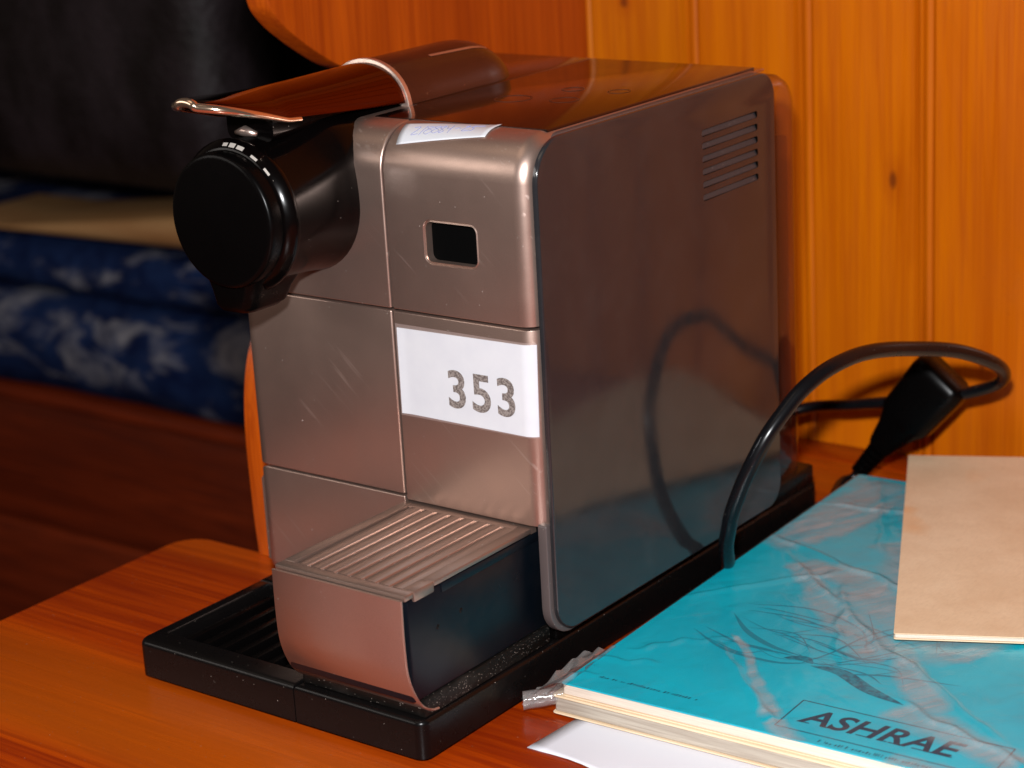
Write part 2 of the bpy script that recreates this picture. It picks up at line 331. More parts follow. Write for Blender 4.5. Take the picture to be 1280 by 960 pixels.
# ------------------------------------------------------------ desk with curved side panel
desk = thing('wooden_desk', 'orange brown varnished desk with a curved upright side panel, under the coffee machine', 'desk', (.3, 0, -.03))
def desk_outline():
    pts = [(1.0, .327), (-.0500, .327), (-.0500, .0600)]
    pts += [(-.085, .0600)]
    for k in range(9):
        t_ = R(90+90*k/8); pts.append((-.098+.017*math.cos(t_), .043+.017*math.sin(t_)))
    pts += [(-.113, -.42), (1.0, -.42)]
    return pts
bm = bmesh.new(); ol = desk_outline()
f = loft(bm, [[(x, y, -.030) for x, y in ol], [(x, y, -.0015) for x, y in ol], [(x*.999+.0001, y*.999, 0) for x, y in ol]])
mesh_obj('desktop', bm, M['desk_wood'], desk, angle=30)
bm = bmesh.new(); box(bm, -.0500, 1.0, .3285, .3545, -.030, .0, .0012)
o = mesh_obj('rear_strip', bm, M['desk_wood'], desk); o.color = (.9, .8, .8, 1)
# side panel outline in YZ, facing the machine
pl = [(.0575, .0005), (.0560, .03), (.0565, .08), (.066, .115), (.092, .15), (.125, .18), (.150, .205), (.156, .223), (.1505, .238), (.1300, .2470), (.1060, .2620), (.0905, .2750), (.0845, .287), (.080, .32), (.078, .40), (.078, .62)]
pc = [(p.x, p.y) for p in catmull([(a, b, 0) for a, b in pl], 6)]
po = pc + [(YW-.0006, .62), (YW-.0006, .0005)]
bm = bmesh.new()
loft(bm, [[(-.0612, y, z) for y, z in po], [(-.0485, y, z) for y, z in po], [(-.0470, y+.0008, z) for y, z in po]])
o = mesh_obj('side_panel', bm, M['side_wood'], desk, angle=30)
bm = bmesh.new(); box(bm, -.09, 1.0, -.38, .345, -.12, -.0302, .001)
mesh_obj('apron', bm, M['desk_wood'], desk)
for x, y in ((-.085, -.38), (.94, -.38), (-.085, .32), (.94, .32)):
    bm = bmesh.new(); box(bm, x, x+.05, y, y+.05, -.76, -.1202, .003); mesh_obj('leg', bm, M['desk_wood'], desk)

# ------------------------------------------------------------ background left: bench, cloths, armchair
bench = thing('wooden_bench', 'dark red wooden bench in shadow behind the desk, holding blue cloths', 'bench', (-.9, .75, -.76))
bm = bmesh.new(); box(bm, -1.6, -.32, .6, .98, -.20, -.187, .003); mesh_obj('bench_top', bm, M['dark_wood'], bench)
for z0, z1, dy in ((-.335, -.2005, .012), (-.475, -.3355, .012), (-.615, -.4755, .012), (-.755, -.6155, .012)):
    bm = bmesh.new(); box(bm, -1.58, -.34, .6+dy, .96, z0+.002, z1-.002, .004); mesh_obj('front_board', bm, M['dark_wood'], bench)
def folded(name, x0, x1, y0, y1, z0, z1, seed, label):
    bm = bmesh.new(); secs = []
    N = 60
    for i in range(N+1):
        x = x0+(x1-x0)*i/N; e = min(1, (i+.2)/4, (N-i+.2)/4)**.5
        prof = rrect(y0, y1, z0+.001, z0+.001+(z1-z0-.001)*(.6+.4*e), (z1-z0)*.42*e+.001, 8)
        secs.append([(x, y+.012*noise.noise((x*9, z*14, seed)), z+(.006*noise.noise((x*7, y*9, seed+5))+.004*abs(noise.noise((x*25, z*30, seed))))*(1 if z > z0+.01 else 0)) for y, z in prof])
    loft(bm, secs); return tag(mesh_obj(name, bm, M['cloth'], angle=60), label, 'cloth')
folded('folded_cloth', -1.5, -.40, .585, .93, -.187, -.088, 3, 'blue and white mottled folded cloth lying directly on the dark bench')
folded('folded_cloth', -1.45, -.40, .60, .92, -.084, -.034, 8, 'thinner blue and white folded cloth lying on top of the other cloth')
chair = thing('leather_armchair', 'dark brown and black leather armchair with a tan armrest, left behind the machine', 'armchair', (-.8, .9, -.76))
def cushion(name, x0, x1, y0, y1, z0, z1, r, mat, seed, amp):
    bm = bmesh.new(); secs = []; N = 24
    for i in range(N+1):
        t_ = i/N; z = z0+(z1-z0)*t_; e = min(1, (t_*N+.3)/4, ((1-t_)*N+.3)/4)
        d = r*(1-math.sqrt(max(0, 1-(1-e)**2)))
        secs.append([(x+amp*noise.noise((x*6, z*6, seed)), y+amp*noise.noise((z*6, x*6, seed+3)), z) for x, y in rrect(x0+d, x1-d, y0+d, y1-d, max(r-d, .004), 8)])
    loft(bm, secs); return mesh_obj(name, bm, mat, chair, angle=60)
cushion('back_cushion', -1.5, -.612, .60, .72, .026, .75, .045, M['leather'], 2, .02)
cushion('side_cushion', -.80, -.20, .74, .86, -.03, .75, .02, M['black_leather'], 4, .006)
cushion('wing', -.90, -.10, .99, 1.1, -.75, .78, .02, M['black_leather'], 6, .006)
bm = bmesh.new(); tube(bm, [(-.655, .733, .0), (-.648, .733, .2), (-.640, .733, .5)], .0012, 6); mesh_obj('seam', bm, M['leather'], chair)
bm = bmesh.new(); secs = []
for i in range(11):
    t_ = i/10; x = -1.0+t_*.45; h = .004+.040*max(0, (t_-.2)/.8)
    secs.append([(x, y, z) for y, z in rrect(.60, .72, -.026+.004*t_, -.026+.004*t_+h, min(h*.45, .014), 5)])
loft(bm, secs); mesh_obj('armrest', bm, M['tan'], chair)
bm = bmesh.new(); box(bm, -1.4, -.45, .985, .995, -.75, .7); mesh_obj('frame', bm, M['black_leather'], chair)

# ------------------------------------------------------------ coffee machine
W = .173; Z1 = .166; Z2 = .0795; ZT = .246; XS = .0930
mach = thing('coffee_machine', 'champagne and black capsule coffee machine with a round black spout and numbered label', 'coffee machine', (.085, .08, 0))
# dark core that shows in the joints
bm = bmesh.new(); box(bm, .004, .1655, .0045, .1925, Z2-.002, ZT-.012, .004); mesh_obj('inner_core', bm, M['void'], mach)
bm = bmesh.new(); box(bm, .006, .1655, .012, .190, .0197, Z2-.0022, .002); mesh_obj('inner_housing', bm, M['satin_black'], mach)
up_r = shell('upper_front_panel', XS+.0005, .1706, 0, .194, Z1+.0005, ZT, (.0006, .0006, .010, .019), .0010, .0080, M['metal'], mach, 10, 8, 0, 1, 0)
up_l = shell('upper_left_panel', .0, XS-.0005, 0, .194, Z1+.0005, ZT, (.0006, .0006, .010, .019), .0085, .0010, M['metal'], mach, 10, 8, 0, 1, 0)
# the top plates are glossier and darker than the front: assign by height
for o in (up_r, up_l):
    pass
shell('middle_panel', XS+.0005, .1706, 0, .012, Z2-.0019, Z1-.0005, .0006, .0010, .0080, M['metal'], mach, 3, 8, 0, 0, 0)
shell('middle_panel', .0, XS-.0005, 0, .012, Z2+.0005, Z1-.0005, .0006, .0085, .0010, M['metal'], mach, 3, 8, 0, 0, 0)
shell('lower_panel', .0, XS-.0005, 0, .012, .0215, Z2-.0005, (.010, .0006, .0006, .0006), .0085, .0006, M['metal'], mach, 6, 8)
shell('left_side_panel', -.0004, .003, .0125, .192, .024, Z1, .004, .0006, .0006, M['side_panel'], mach, 4, 2)
# window in the upper right panel
def cutter(x0, x1, z0, z1, ys, r, mats, flare):
    bm = bmesh.new()
    secs = [[(x, y, z) for x, z in rrect(x0-e, x1+e, z0-e, z1+e, r+e, 6)] for y, e in zip(ys, flare)]
    loft(bm, secs); bmesh.ops.recalc_face_normals(bm, faces=bm.faces)
    me = bpy.data.meshes.new('cutter'); bm.to_mesh(me); bm.free()
    for m in mats: me.materials.append(m)
    o = bpy.data.objects.new('cutter', me); C.objects.link(o); return o
c = cutter(.1145, .1425, .1895, .2078, (-.002, .0012, .0245), .0035, [M['metal'], M['void']], (.0022, 0, 0))
for p in c.data.polygons:
    if p.center.y > .0012: p.material_index = 1
boolean_cut(up_r, [c])
for p in up_r.data.polygons: p.use_smooth = True
up_r.data.set_sharp_from_angle(angle=R(40))
bm = bmesh.new()
a = [(x, z) for x, z in rrect(.1141, .1429, .1891, .2082, .0038, 6)]; b = [(x, z) for x, z in rrect(.1149, .1421, .1899, .2074, .003, 6)]
loft(bm, [[(x, .0009, z) for x, z in a], [(x, .0005, z) for x, z in b], [(x, .0060, z) for x, z in b]], cap=False)
mesh_obj('window_frame', bm, M['grid'], mach)
bm = bmesh.new(); box(bm, .121, .123, .016, .022, .1925, .195, .0005); box(bm, .122, .138, .020, .023, .194, .2035, .001)
mesh_obj('steam_connector', bm, M['gloss_black'], mach)
# top plate (slightly darker, glossy) and joint across it
shell('top_plate', .0725, .1660, .0215, .1885, ZT-.004, ZT+.0004, .0004, .0004, .0004, M['top'], mach, 3, 2)
shell('rear_lid', .0065, .0720, .0515, .1885, ZT-.004, ZT+.0004, .0004, .0004, .0004, M['top'], mach, 3, 2)
for (cx, cy, rr) in ((.1062, .078, .0085), (.131, .083, .0065), (.118, .108, .005), (.142, .110, .005)):
    bm = bmesh.new(); n = 32
    loft(bm, [[(cx+(rr+e)*math.cos(2*math.pi*k/n), cy+(rr+e)*math.sin(2*math.pi*k/n), ZT+z) for k in range(n)] for e, z in ((-.0004, .0004), (-.0003, .00055), (.0003, .00055), (.0004, .0004))], cap=False)
    mesh_obj('button_ring', bm, M['icon'], mach)
# right side panel, its frame and six vents
shell('side_frame', .1660, .1708, .0125, .1945, Z2, ZT-.0012, (.001, .001, .012, .014), .0008, .0005, M['side_frame'], mach, 8, 3)
shell('side_frame', .1660, .1708, .0002, .1945, .0255, Z2-.0006, (.015, .012, .001, .001), .0008, .0005, M['side_frame'], mach, 8, 3)
plate = shell('side_panel', .1712, .1736, .0022, .1940, .0275, ZT-.0012, (.014, .012, .012, .0185), .0003, .0009, M['side_panel'], mach, 10, 4)
cs = []
for k in range(6):
    z = .2262-k*.00595
    bm = bmesh.new(); loft(bm, [[(x, y, zz+(y-.153)*.012) for y, zz in rrect(.1285, .1775, z-.0016, z+.0016, .0012, 4)] for x in (.1722, .1750)])
    bmesh.ops.recalc_face_normals(bm, faces=bm.faces)
    me = bpy.data.meshes.new('cutter'); bm.to_mesh(me); bm.free(); me.materials.append(M['void']); me.materials.append(M['louvre'])
    o = bpy.data.objects.new('cutter', me); C.objects.link(o); cs.append(o)
boolean_cut(plate, cs)
for p in plate.data.polygons: p.use_smooth = True
plate.data.set_sharp_from_angle(angle=R(40))
for k in range(6):
    z = .2262-k*.00595
    bm = bmesh.new(); loft(bm, [[(.17225, y, z-.0016), (.1733, y, z-.0016), (.1733, y, z-.0012), (.17235, y, z+.0010), (.17225, y, z+.0010)] for y in (.1290, .1770)])
    mesh_obj('vent_louvre', bm, M['louvre'], mach, smooth=False)

# water tank at the back
def tankshell(name, x0, x1, y0, y1, z0, z1, rad):
    bm = bmesh.new(); n = 8; secs = []
    for x, d in ((x0, .006), (x0+.0015, .002), (x0+.005, 0), (x1-.005, 0), (x1-.0015, .002), (x1, .006)):
        rd = tuple(max(r-d, .0008) for r in rad)
        secs.append([(x, a, b) for a, b in rrect(y0+d, y1-d, z0+d, z1-d, rd, n)])
    loft(bm, secs); return mesh_obj(name, bm, M['tank'], mach, angle=50)
tankshell('water_tank', .010, .1625, .1955, .2350, .0215, .2380, (.003, .006, .018, .003))
shell('tank_lid', .020, .150, .1955, .2250, .2381, .2395, .0006, .0006, .0006, M['tank'], mach, 3, 2)
bm = bmesh.new(); box(bm, .1480, .1570, .2325, .2345, .03, .205, .0008); mesh_obj('tank_rib', bm, M['tank'], mach)

# base: L-shaped foot and the ribbed cup tray at front left
def prism(name, ol, z0, z1, bev, mat, parent, taper=0.0):
    bm = bmesh.new(); n = len(ol)
    cx = sum(p[0] for p in ol)/n; cy = sum(p[1] for p in ol)/n
    vs = [bm.verts.new((x, y, z0)) for x, y in ol]; f = bm.faces.new(vs)
    r = bmesh.ops.extrude_face_region(bm, geom=[f]); tv = [g for g in r['geom'] if isinstance(g, bmesh.types.BMVert)]
    for v in tv: v.co.z = z1
    bm.edges.ensure_lookup_table()
    te = [e for e in bm.edges if all(v in tv for v in e.verts)]
    if bev: bmesh.ops.bevel(bm, geom=te, offset=bev, segments=4, profile=.5, affect='EDGES')
    return mesh_obj(name, bm, mat, parent, angle=40)
HB = .0196; D = -.082
def arc(cx, cy, r, a0, a1, n=6): return [(cx+r*math.cos(R(a0+(a1-a0)*k/n)), cy+r*math.sin(R(a0+(a1-a0)*k/n))) for k in range(n+1)]
ol = [(XS+.0003, -.0015)] + [(XS+.0003, D)] + arc(.1645-.005, D+.005, .005, -90, 0) + arc(.1645-.008, .250-.008, .008, 0, 90) + arc(.004, .242, .008, 90, 180) + [(-.0035, -.0015)]
prism('base', ol, .0025, HB, .0022, M['base_black'], mach)
# tray: rim bars around a recessed floor with ribs
tr_ = thing('x', 'x', 'x'); bpy.data.objects.remove(tr_)
bm = bmesh.new()
ol = arc(-.0035+.005, D+.005, .005, 180, 270) + [(XS-.0003, D), (XS-.0003, -.0018), (-.0035, -.0018)]
inn = [(.0045, -.0690), (.0045, -.0690), (.0045, -.0690), (.0045, -.0690), (.0045, -.0690), (.0045, -.0690), (.0045, -.0690)]
def ring_solid(bm, outer, inner, z0, zr, zf, bev):
    n = len(outer)
    def off(p, q, d):
        v = Vector((q[0]-p[0], q[1]-p[1])); v = v.normalized() if v.length else v; return (p[0]+v.x*d, p[1]+v.y*d)
    rows = [[(x, y, z0) for x, y in outer], [(x, y, zr-bev) for x, y in outer]]
    for k in range(1, 5):
        t_ = R(90*k/4); rows.append([(*off(p, q, bev*1.2*(1-math.cos(t_))), zr-bev+bev*math.sin(t_)) for p, q in zip(outer, inner)])
    rows += [[(*off(q, p, .0008), zr) for p, q in zip(outer, inner)], [(x, y, zr-.0012) for x, y in inner], [(x, y, zf) for x, y in inner]]
    loft(bm, rows)
inn = [(.0045, -.0690)]*7 + [(.0885, -.0690), (.0885, -.0035), (.0045, -.0035)]
inn = [(x+1e-5*i, y) for i, (x, y) in enumerate(inn)]
ring_solid(bm, ol, inn, .0025, HB, .0115, .0026)
cup = mesh_obj('cup_tray', bm, M['base_black'], mach, angle=40)
for k in range(8):
    x = .0095+k*.0102
    bm = bmesh.new(); box(bm, x, x+.0042, -.0640, -.0045, .0112, .0165, .0009); mesh_obj('rib', bm, M['satin_black'], cup)
for x, y in ((.012, -.07), (.15, -.07), (.012, .235), (.15, .235)):
    bm = bmesh.new(); n = 16; loft(bm, [[(x+.007*math.cos(2*math.pi*k/n), y+.007*math.sin(2*math.pi*k/n), z) for k in range(n)] for z in (0.0, .0028)])
    mesh_obj('rubber_foot', bm, M['void'], mach)
bm = bmesh.new(); box(bm, .10, .1640, .198, .2445, HB-.001, .030, .002); mesh_obj('tank_seat', bm, M['base_black'], mach)

# drip tray at front right
drip = bpy.data.objects.new('drip_tray', None)
bpy.data.objects.remove(drip)
TX0, TX1 = .0925, .1632
bm = bmesh.new(); box(bm, TX0+.0012, TX1-.0008, -.0835, .0110, .0285, .0735, .0012, 2)
drip = mesh_obj('drip_tray', bm, M['tray_black'], mach)
bm = bmesh.new(); box(bm, TX0+.0020, TX1-.0004, -.0775, .010, .0197, .0283, .0008); mesh_obj('tray_foot', bm, M['dusty_black'], drip)
bm = bmesh.new(); box(bm, TX1-.0010, TX1-.0002, -.062, .010, .0700, .0740, .0003); mesh_obj('side_lip', bm, M['tray_black'], drip)
prof = [(-.0880, .0754), (-.0882, .060), (-.0878, .047), (-.0866, .040), (-.0845, .0340), (-.0815, .0282), (-.0775, .0238), (-.0730, .0212), (-.0690, .0203)]
pp = [(p.x, p.y) for p in catmull([(a, b, 0) for a, b in prof], 5)]
inner_ = []
for i, (y, z) in enumerate(pp):
    a = Vector(pp[max(i-1, 0)]); b = Vector(pp[min(i+1, len(pp)-1)]); d = (b-a).normalized(); nn = Vector((-d.y, d.x)); inner_.append((y+nn.x*.0013, z+nn.y*.0013))
secs = []
allp = pp + inner_[::-1]
mid = [((pp[i][0]+inner_[i][0])/2, (pp[i][1]+inner_[i][1])/2) for i in range(len(pp))]; allm = mid + mid[::-1]
for x, k in ((TX0, .4), (TX0+.0004, 1), (TX1-.0004, 1), (TX1, .4)):
    secs.append([(x, m[0]+(p[0]-m[0])*k, m[1]+(p[1]-m[1])*k) for p, m in zip(allp, allm)])
bm = bmesh.new(); loft(bm, secs); mesh_obj('front_plate', bm, M['metal'], drip, angle=50)
# grid: plate with raised rim and bars
GZ = .0770
bm = bmesh.new()
box(bm, TX0, TX1, -.0858, -.0800, .0742, GZ, .0007); box(bm, TX0, TX0+.0052, -.0798, -.0002, .0742, GZ, .0005)
box(bm, TX1-.0062, TX1, -.0798, -.0670, .0722, GZ, .0005); box(bm, TX1-.0062, TX1, -.0668, -.0002, .0745, GZ, .0005)
box(bm, TX0+.0054, TX1-.0064, -.0045, -.0002, .0742, GZ, .0004)
box(bm, TX0+.0002, TX1-.0002, -.0001, .0035, .0742, GZ-.0004)
grid = mesh_obj('tray_grid', bm, M['grid'], drip, angle=30)
bm = bmesh.new(); box(bm, TX0+.002, TX1-.002, -.0799, -.001, .0737, .0748); mesh_obj('grid_floor', bm, M['hump'], drip)
nb = 8; x0 = TX0+.0052; x1 = TX1-.0062; pitch = (x1-x0)/nb
bm = bmesh.new()
secs = [[(x, y, z) for x, z in [(-.0001, .0748), (.0001, .0766), (.0006, .0770), (.0056, .0770), (.0061, .0766), (.0063, .0748)]] for y in (-.0799, -.0046)]
loft(bm, secs); base_bar = mesh_obj('grid_bar', bm, M['grid'], drip, angle=50)
base_bar.location.x += x0+.0022
for k in range(1, nb-0):
    if k == nb-1 and False: break
    b = base_bar.copy(); C.objects.link(b); b.parent = drip; b.location.x = x0+.0022+k*pitch if k < nb-1 else x0+.0022+k*pitch-.0003
for (y, z) in ((-.0655, .0560), (-.0500, .0575)):
    bm = bmesh.new(); bmesh.ops.create_uvsphere(bm, u_segments=10, v_segments=6, radius=.0011)
    for v in bm.verts: v.co = Vector((TX1-.0008+v.co.x*.3, y+v.co.y, z+v.co.z))
    mesh_obj('rivet', bm, M['base_black'], drip)

# brew head: black drum blending into the body
XC, ZC = .0456, .2120
def head_sec(y, rr, sq, n=48):
    """sq 0: circle, 1: arch with a square top"""
    out = []
    for k in range(n):
        t_ = 2*math.pi*k/n; c_, s_ = math.cos(t_), math.sin(t_)
        x, z = rr*c_, rr*s_
        if s_ > 0 and sq:
            e = 4.5; q = (abs(c_)**e+abs(s_)**e)**(-1/e); hx = rr*.80; hz = .0365
            xx = math.copysign(abs(c_)*q, c_)*rr*(1-.22*abs(s_)**2); zz = s_*q*hz
            x = x+(xx-x)*sq; z = z+(zz-z)*sq
        out.append((XC+x, y, ZC+z))
    return out
bm = bmesh.new()
loft(bm, [head_sec(.0480, .0325, 1), head_sec(.010, .0330, 1), head_sec(.0015, .0338, 1), head_sec(-.004, .0326, .9), head_sec(-.012, .0317, .6), head_sec(-.022, .0315, .3), head_sec(-.034, .0318, .08), head_sec(-.0375, .0320, 0)])
mesh_obj('brew_head', bm, M['gloss_black'], mach, angle=50)
bm = bmesh.new()
loft(bm, [head_sec(-.0377, .0322, 0), head_sec(-.0382, .0334, 0), head_sec(-.0395, .0338, 0), head_sec(-.0412, .0335, 0), head_sec(-.0440, .0308, 0), head_sec(-.0446, .0300, 0)])
rim = mesh_obj('head_rim', bm, M['gloss_black'], mach, angle=50)
bm = bmesh.new()
loft(bm, [head_sec(-.0447, .0296, 0), head_sec(-.0500, .0296, 0), head_sec(-.0512, .0292, 0), head_sec(-.0519, .0284, 0), head_sec(-.0522, .0270, 0)])
mesh_obj('head_cap', bm, M['satin_black'], mach, angle=50)
# pale print marks on the bevel of the rim
for a0, a1, r0, r1 in ((95, 90, .0322, .0334), (88, 82, .0320, .0335), (80, 73, .0320, .0333), (64, 57, .0318, .0326), (48, 41, .0318, .0325)):
    bm = bmesh.new(); ns = 4; rows = []
    def yr(r): return -.0412-(.0335-r)/.0027*.0028-.00015
    for r in (r0-.0012, r1-.0012):
        rows.append([(XC+(r+.0001)*math.cos(R(a0+(a1-a0)*k/ns)), yr(r)-.0001, ZC+(r+.0001)*math.sin(R(a0+(a1-a0)*k/ns))) for k in range(ns+1)])
    loft(bm, rows, cap=False, closed=False); mesh_obj('print_mark', bm, M['mark'], rim)
# spout under the drum
bm = bmesh.new()
secs = []
for z, x0, x1, y0, y1 in ((.2000, .0200, .0710, -.0505, -.010), (.1900, .0240, .0660, -.0500, -.012), (.1840, .0285, .0590, -.0490, -.016), (.1790, .0300, .0570, -.0485, -.020), (.1730, .0312, .0550, -.0480, -.022), (.1705, .0335, .0515, -.0465, -.024), (.1700, .0360, .0490, -.0440, -.027)):
    secs.append([(x, y, z) for x, y in rrect(x0, x1, y0, y1, .006 if x1-x0 > .018 else .005, 6)])
loft(bm, secs); mesh_obj('coffee_spout', bm, M['satin_black'], mach, angle=50)

# hump on top and chrome lever
def arc_sec(y, hw, top, base, n=20):
    return [(XC+.0006-hw*math.cos(math.pi*k/n), y, base+(top-base)*math.sin(math.pi*k/n)**.85) for k in range(n+1)]
bm = bmesh.new()
secs = [arc_sec(.0505, .0235, .2652, .2425)]
for y in (.052, .07, .09, .108): secs.append(arc_sec(y, .0238, .2656, .2425))
for k in range(1, 9):
    t_ = R(88*k/8); secs.append(arc_sec(.108+.030*math.sin(t_), .0238*(.35+.65*math.cos(t_)), .2425+.0231*max(math.cos(t_), .02)**.8, .2425))
loft(bm, secs); mesh_obj('top_hump', bm, M['hump'], mach, angle=60)
bm = bmesh.new(); secs = []
for y, e in ((.0472, .0003), (.0476, .0010), (.0500, .0010), (.0504, .0003)): secs.append(arc_sec(y, .0236+e, .2654+e, .2420))
loft(bm, secs); mesh_obj('hump_ring', bm, M['ring'], mach, angle=50)
bm = bmesh.new()
q = []
for k in range(9):
    t_ = k/8; y = .080+.042*t_; aa = R(62-4*t_); hw = .0238 if y < .108 else .0238*(.35+.65*math.cos(math.asin((y-.108)/.030))); tp = .2656 if y < .108 else .2425+.0231*math.cos(math.asin((y-.108)/.030))**.8
    q.append([(XC+.0006+(hw+.0001)*math.cos(aa+s), y, .2425+(tp-.2425+.0001)*math.sin(aa+s)**.85) for s in (-.035, .035)])
loft(bm, [[p[0] for p in q], [p[1] for p in q]], cap=False, closed=False); mesh_obj('inlay_strip', bm, M['ring'], mach)
bm = bmesh.new(); rows = []; NV, NU = 34, 24
for j in range(NV+1):
    v = j/NV; y = .0465-v*.1115
    s = max(0, (v-.66)/.34)
    hw = .0232-.0035*min(v/.66, 1)
    hw *= max(0.0, 1-s**3.4)**.5 if s < 1 else 0
    hw = max(hw, .0050)
    drop = (.0165-.0060*min(v/.66, 1))*(1-s)**1.0+.0008
    top = .2650-.0006*math.sin(math.pi*min(v/.8, 1)) + .0012*s
    if s: drop = drop*.9+.001
    rows.append([(XC+.0006+hw*math.sin(u*1.50)/math.sin(1.50), y, top-drop*(1-math.cos(u*1.50))/(1-math.cos(1.50))) for u in [2*i/NU-1 for i in range(NU+1)]])
loft(bm, rows, cap=False, closed=False)
lever = mesh_obj('lever', bm, M['chrome'], mach, angle=70)
sm = lever.modifiers.new('thick', 'SOLIDIFY'); sm.thickness = .0040; sm.offset = 1 if False else -1
bv = lever.modifiers.new('edge', 'BEVEL'); bv.width = .0010; bv.segments = 3; bv.limit_method = 'ANGLE'; bv.angle_limit = R(40)
lip = [(r[0][0], r[0][1], r[0][2]-.001) for r in rows[20:]] + [(p[0], p[1]-.0006, p[2]-.001) for p in rows[-1][4:-4:4]] + [(r[-1][0], r[-1][1], r[-1][2]-.001) for r in rows[20:][::-1]]
lip = [tuple(p) for p in catmull(lip, 3)]; ln = len(lip)
bm = bmesh.new(); tube(bm, lip, [.0011+.0010*math.sin(math.pi*i/(ln-1))**1.5 for i in range(ln)], 12); mesh_obj('lever_lip', bm, M['lip'], mach, angle=80)
bm = bmesh.new(); tube(bm, [(.044, -.036, .2475), (.050, -.0365, .2485), (.056, -.036, .2475)], [.001, .0024, .001], 12); mesh_obj('lever_stop', bm, M['ring'], mach, angle=80)
bm = bmesh.new(); secs = [[(x, y, z) for x, z in rrect(.033, .0600, .243, .2565+.0006, .004, 5)] for y in (-.030, .0465)]
loft(bm, secs); mesh_obj('lever_hinge', bm, M['gloss_black'], mach)

# ------------------------------------------------------------ labels on the machine
bm = bmesh.new(); rows = []
# paper label, bends a little round the rolled right edge
def face_y(x):
    xe = .1706-.0080
    return 0 if x <= xe else   .0080-math.sqrt(max(0, .0080**2-(x-xe)**2))
A, B_, Cc, Dd = (.0953, .1583), (.1690, .1592), (.1684, .1186), (.0957, .1192)
for i in range(91):
    u = 1-(1-i/90)**1.6; row = []
    for (y_off, vs) in ((-.00045, (0, 1)), (-.00015, (1, 0))):
        for v in vs:
            tx = A[0]+(B_[0]-A[0])*u; tz = A[1]+(B_[1]-A[1])*u; bx = Dd[0]+(Cc[0]-Dd[0])*u; bz = Dd[1]+(Cc[1]-Dd[1])*u
            x = tx+(bx-tx)*v; z = tz+(bz-tz)*v
            row.append((x, face_y(x)+y_off-(.0008*max(0, (.06-u)/.06)*v if y_off < -.0002 else 0), z))
    rows.append(row)
loft(bm, rows)
lab = tag(mesh_obj('number_label', bm, M['label'], angle=30), 'white paper label with the number 353 on the front of the machine', 'label')
mtx = Matrix(((1, 0, 0, .1215), (0, 0, -1, -.0006), (0, 1, 0, .1264), (0, 0, 0, 1))) @ Matrix.Rotation(R(.5), 4, 'Z')
text_mesh('digits', '353', .0234, M['digits'], lab, mtx, .00005, .00048, 0, 1.14, 1.0)
bm = bmesh.new(); rows = []
for i in range(91):
    u = 1-(1-i/90)**1.6; x = .0942+(.1686-.0942)*u
    rows.append([(x, face_y(x)-.00008, .1600), (x, face_y(x)-.00008, .1180)])
loft(bm, rows, cap=False, closed=False); mesh_obj('laminate_border', bm, M['laminate'], lab, angle=60)
# handwritten sticker over the rolled top edge
def roll(s, x):
    """s: distance from the end of the top's flat along the roll (y=.019), towards the front"""
    r = .019; th = s/r
    if s < 0: return Vector((x, r-s, ZT+.0003)) if False else Vector((x, .019-s, ZT+.0003))
    return Vector((x, r-(r+.0003)*math.sin(th), ZT-r+(r+.0003)*math.cos(th)))
SA, SB, SC, SD = (.0965, .0045), (.1410, -.0050), (.1425, .0095), (.0990, .0175)   # back-left, back-right, front-right, front-left (x, s)
def sticker_pt(u, v, lift=0):
    x = (SA[0]*(1-u)+SB[0]*u)*(1-v)+(SD[0]*(1-u)+SC[0]*u)*v; s = (SA[1]*(1-u)+SB[1]*u)*(1-v)+(SD[1]*(1-u)+SC[1]*u)*v
    p = roll(s, x)
    n_ = Vector((0, 0, 1)) if s < 0 else Vector((0, -math.sin(s/.019), math.cos(s/.019)))
    return p+n_*lift
bm = bmesh.new()
rows = [[sticker_pt(u/16, v/12,   .0001+.0004*max(0, (u/16-.93)/.07)*(1-v/12)) for v in range(13)] for u in range(17)]
loft(bm, rows, cap=False, closed=False)
stk = tag(mesh_obj('sticker', bm, M['label'], angle=60), 'small white sticker with blue handwriting on the rounded top edge', 'sticker')
so = stk.modifiers.new('thick', 'SOLIDIFY'); so.thickness = .00015
strokes = [[(.12, .3), (.19, .25), (.17, .5), (.12, .75), (.20, .72)], [(.27, .2), (.22, .8)], [(.34, .25), (.28, .35), (.36, .6), (.30, .78), (.27, .6), (.37, .3)], [(.42, .22), (.37, .35), (.44, .6), (.39, .75), (.36, .6), (.44, .3)],
           [(.49, .22), (.44, .4), (.50, .65), (.45, .75), (.47, .5), (.50, .3)], [(.52, .3), (.53, .5), (.57, .48), (.58, .25), (.56, .8)], [(.62, .5), (.66, .45), (.69, .52)], [(.72, .3), (.77, .28), (.73, .55), (.72, .72), (.79, .68)], [(.83, .3), (.80, .45), (.84, .5), (.83, .7), (.79, .66)], [(.81, .28), (.93, .25)]]
bm = bmesh.new()
for s in strokes:
    pts = catmull([(a, b, 0) for a, b in s], 5); tube(bm, [sticker_pt(p.x*.92+.03, .12+p.y*.75, .00022) for p in pts], .00010, 5)
mesh_obj('handwriting', bm, M['ink'], stk)

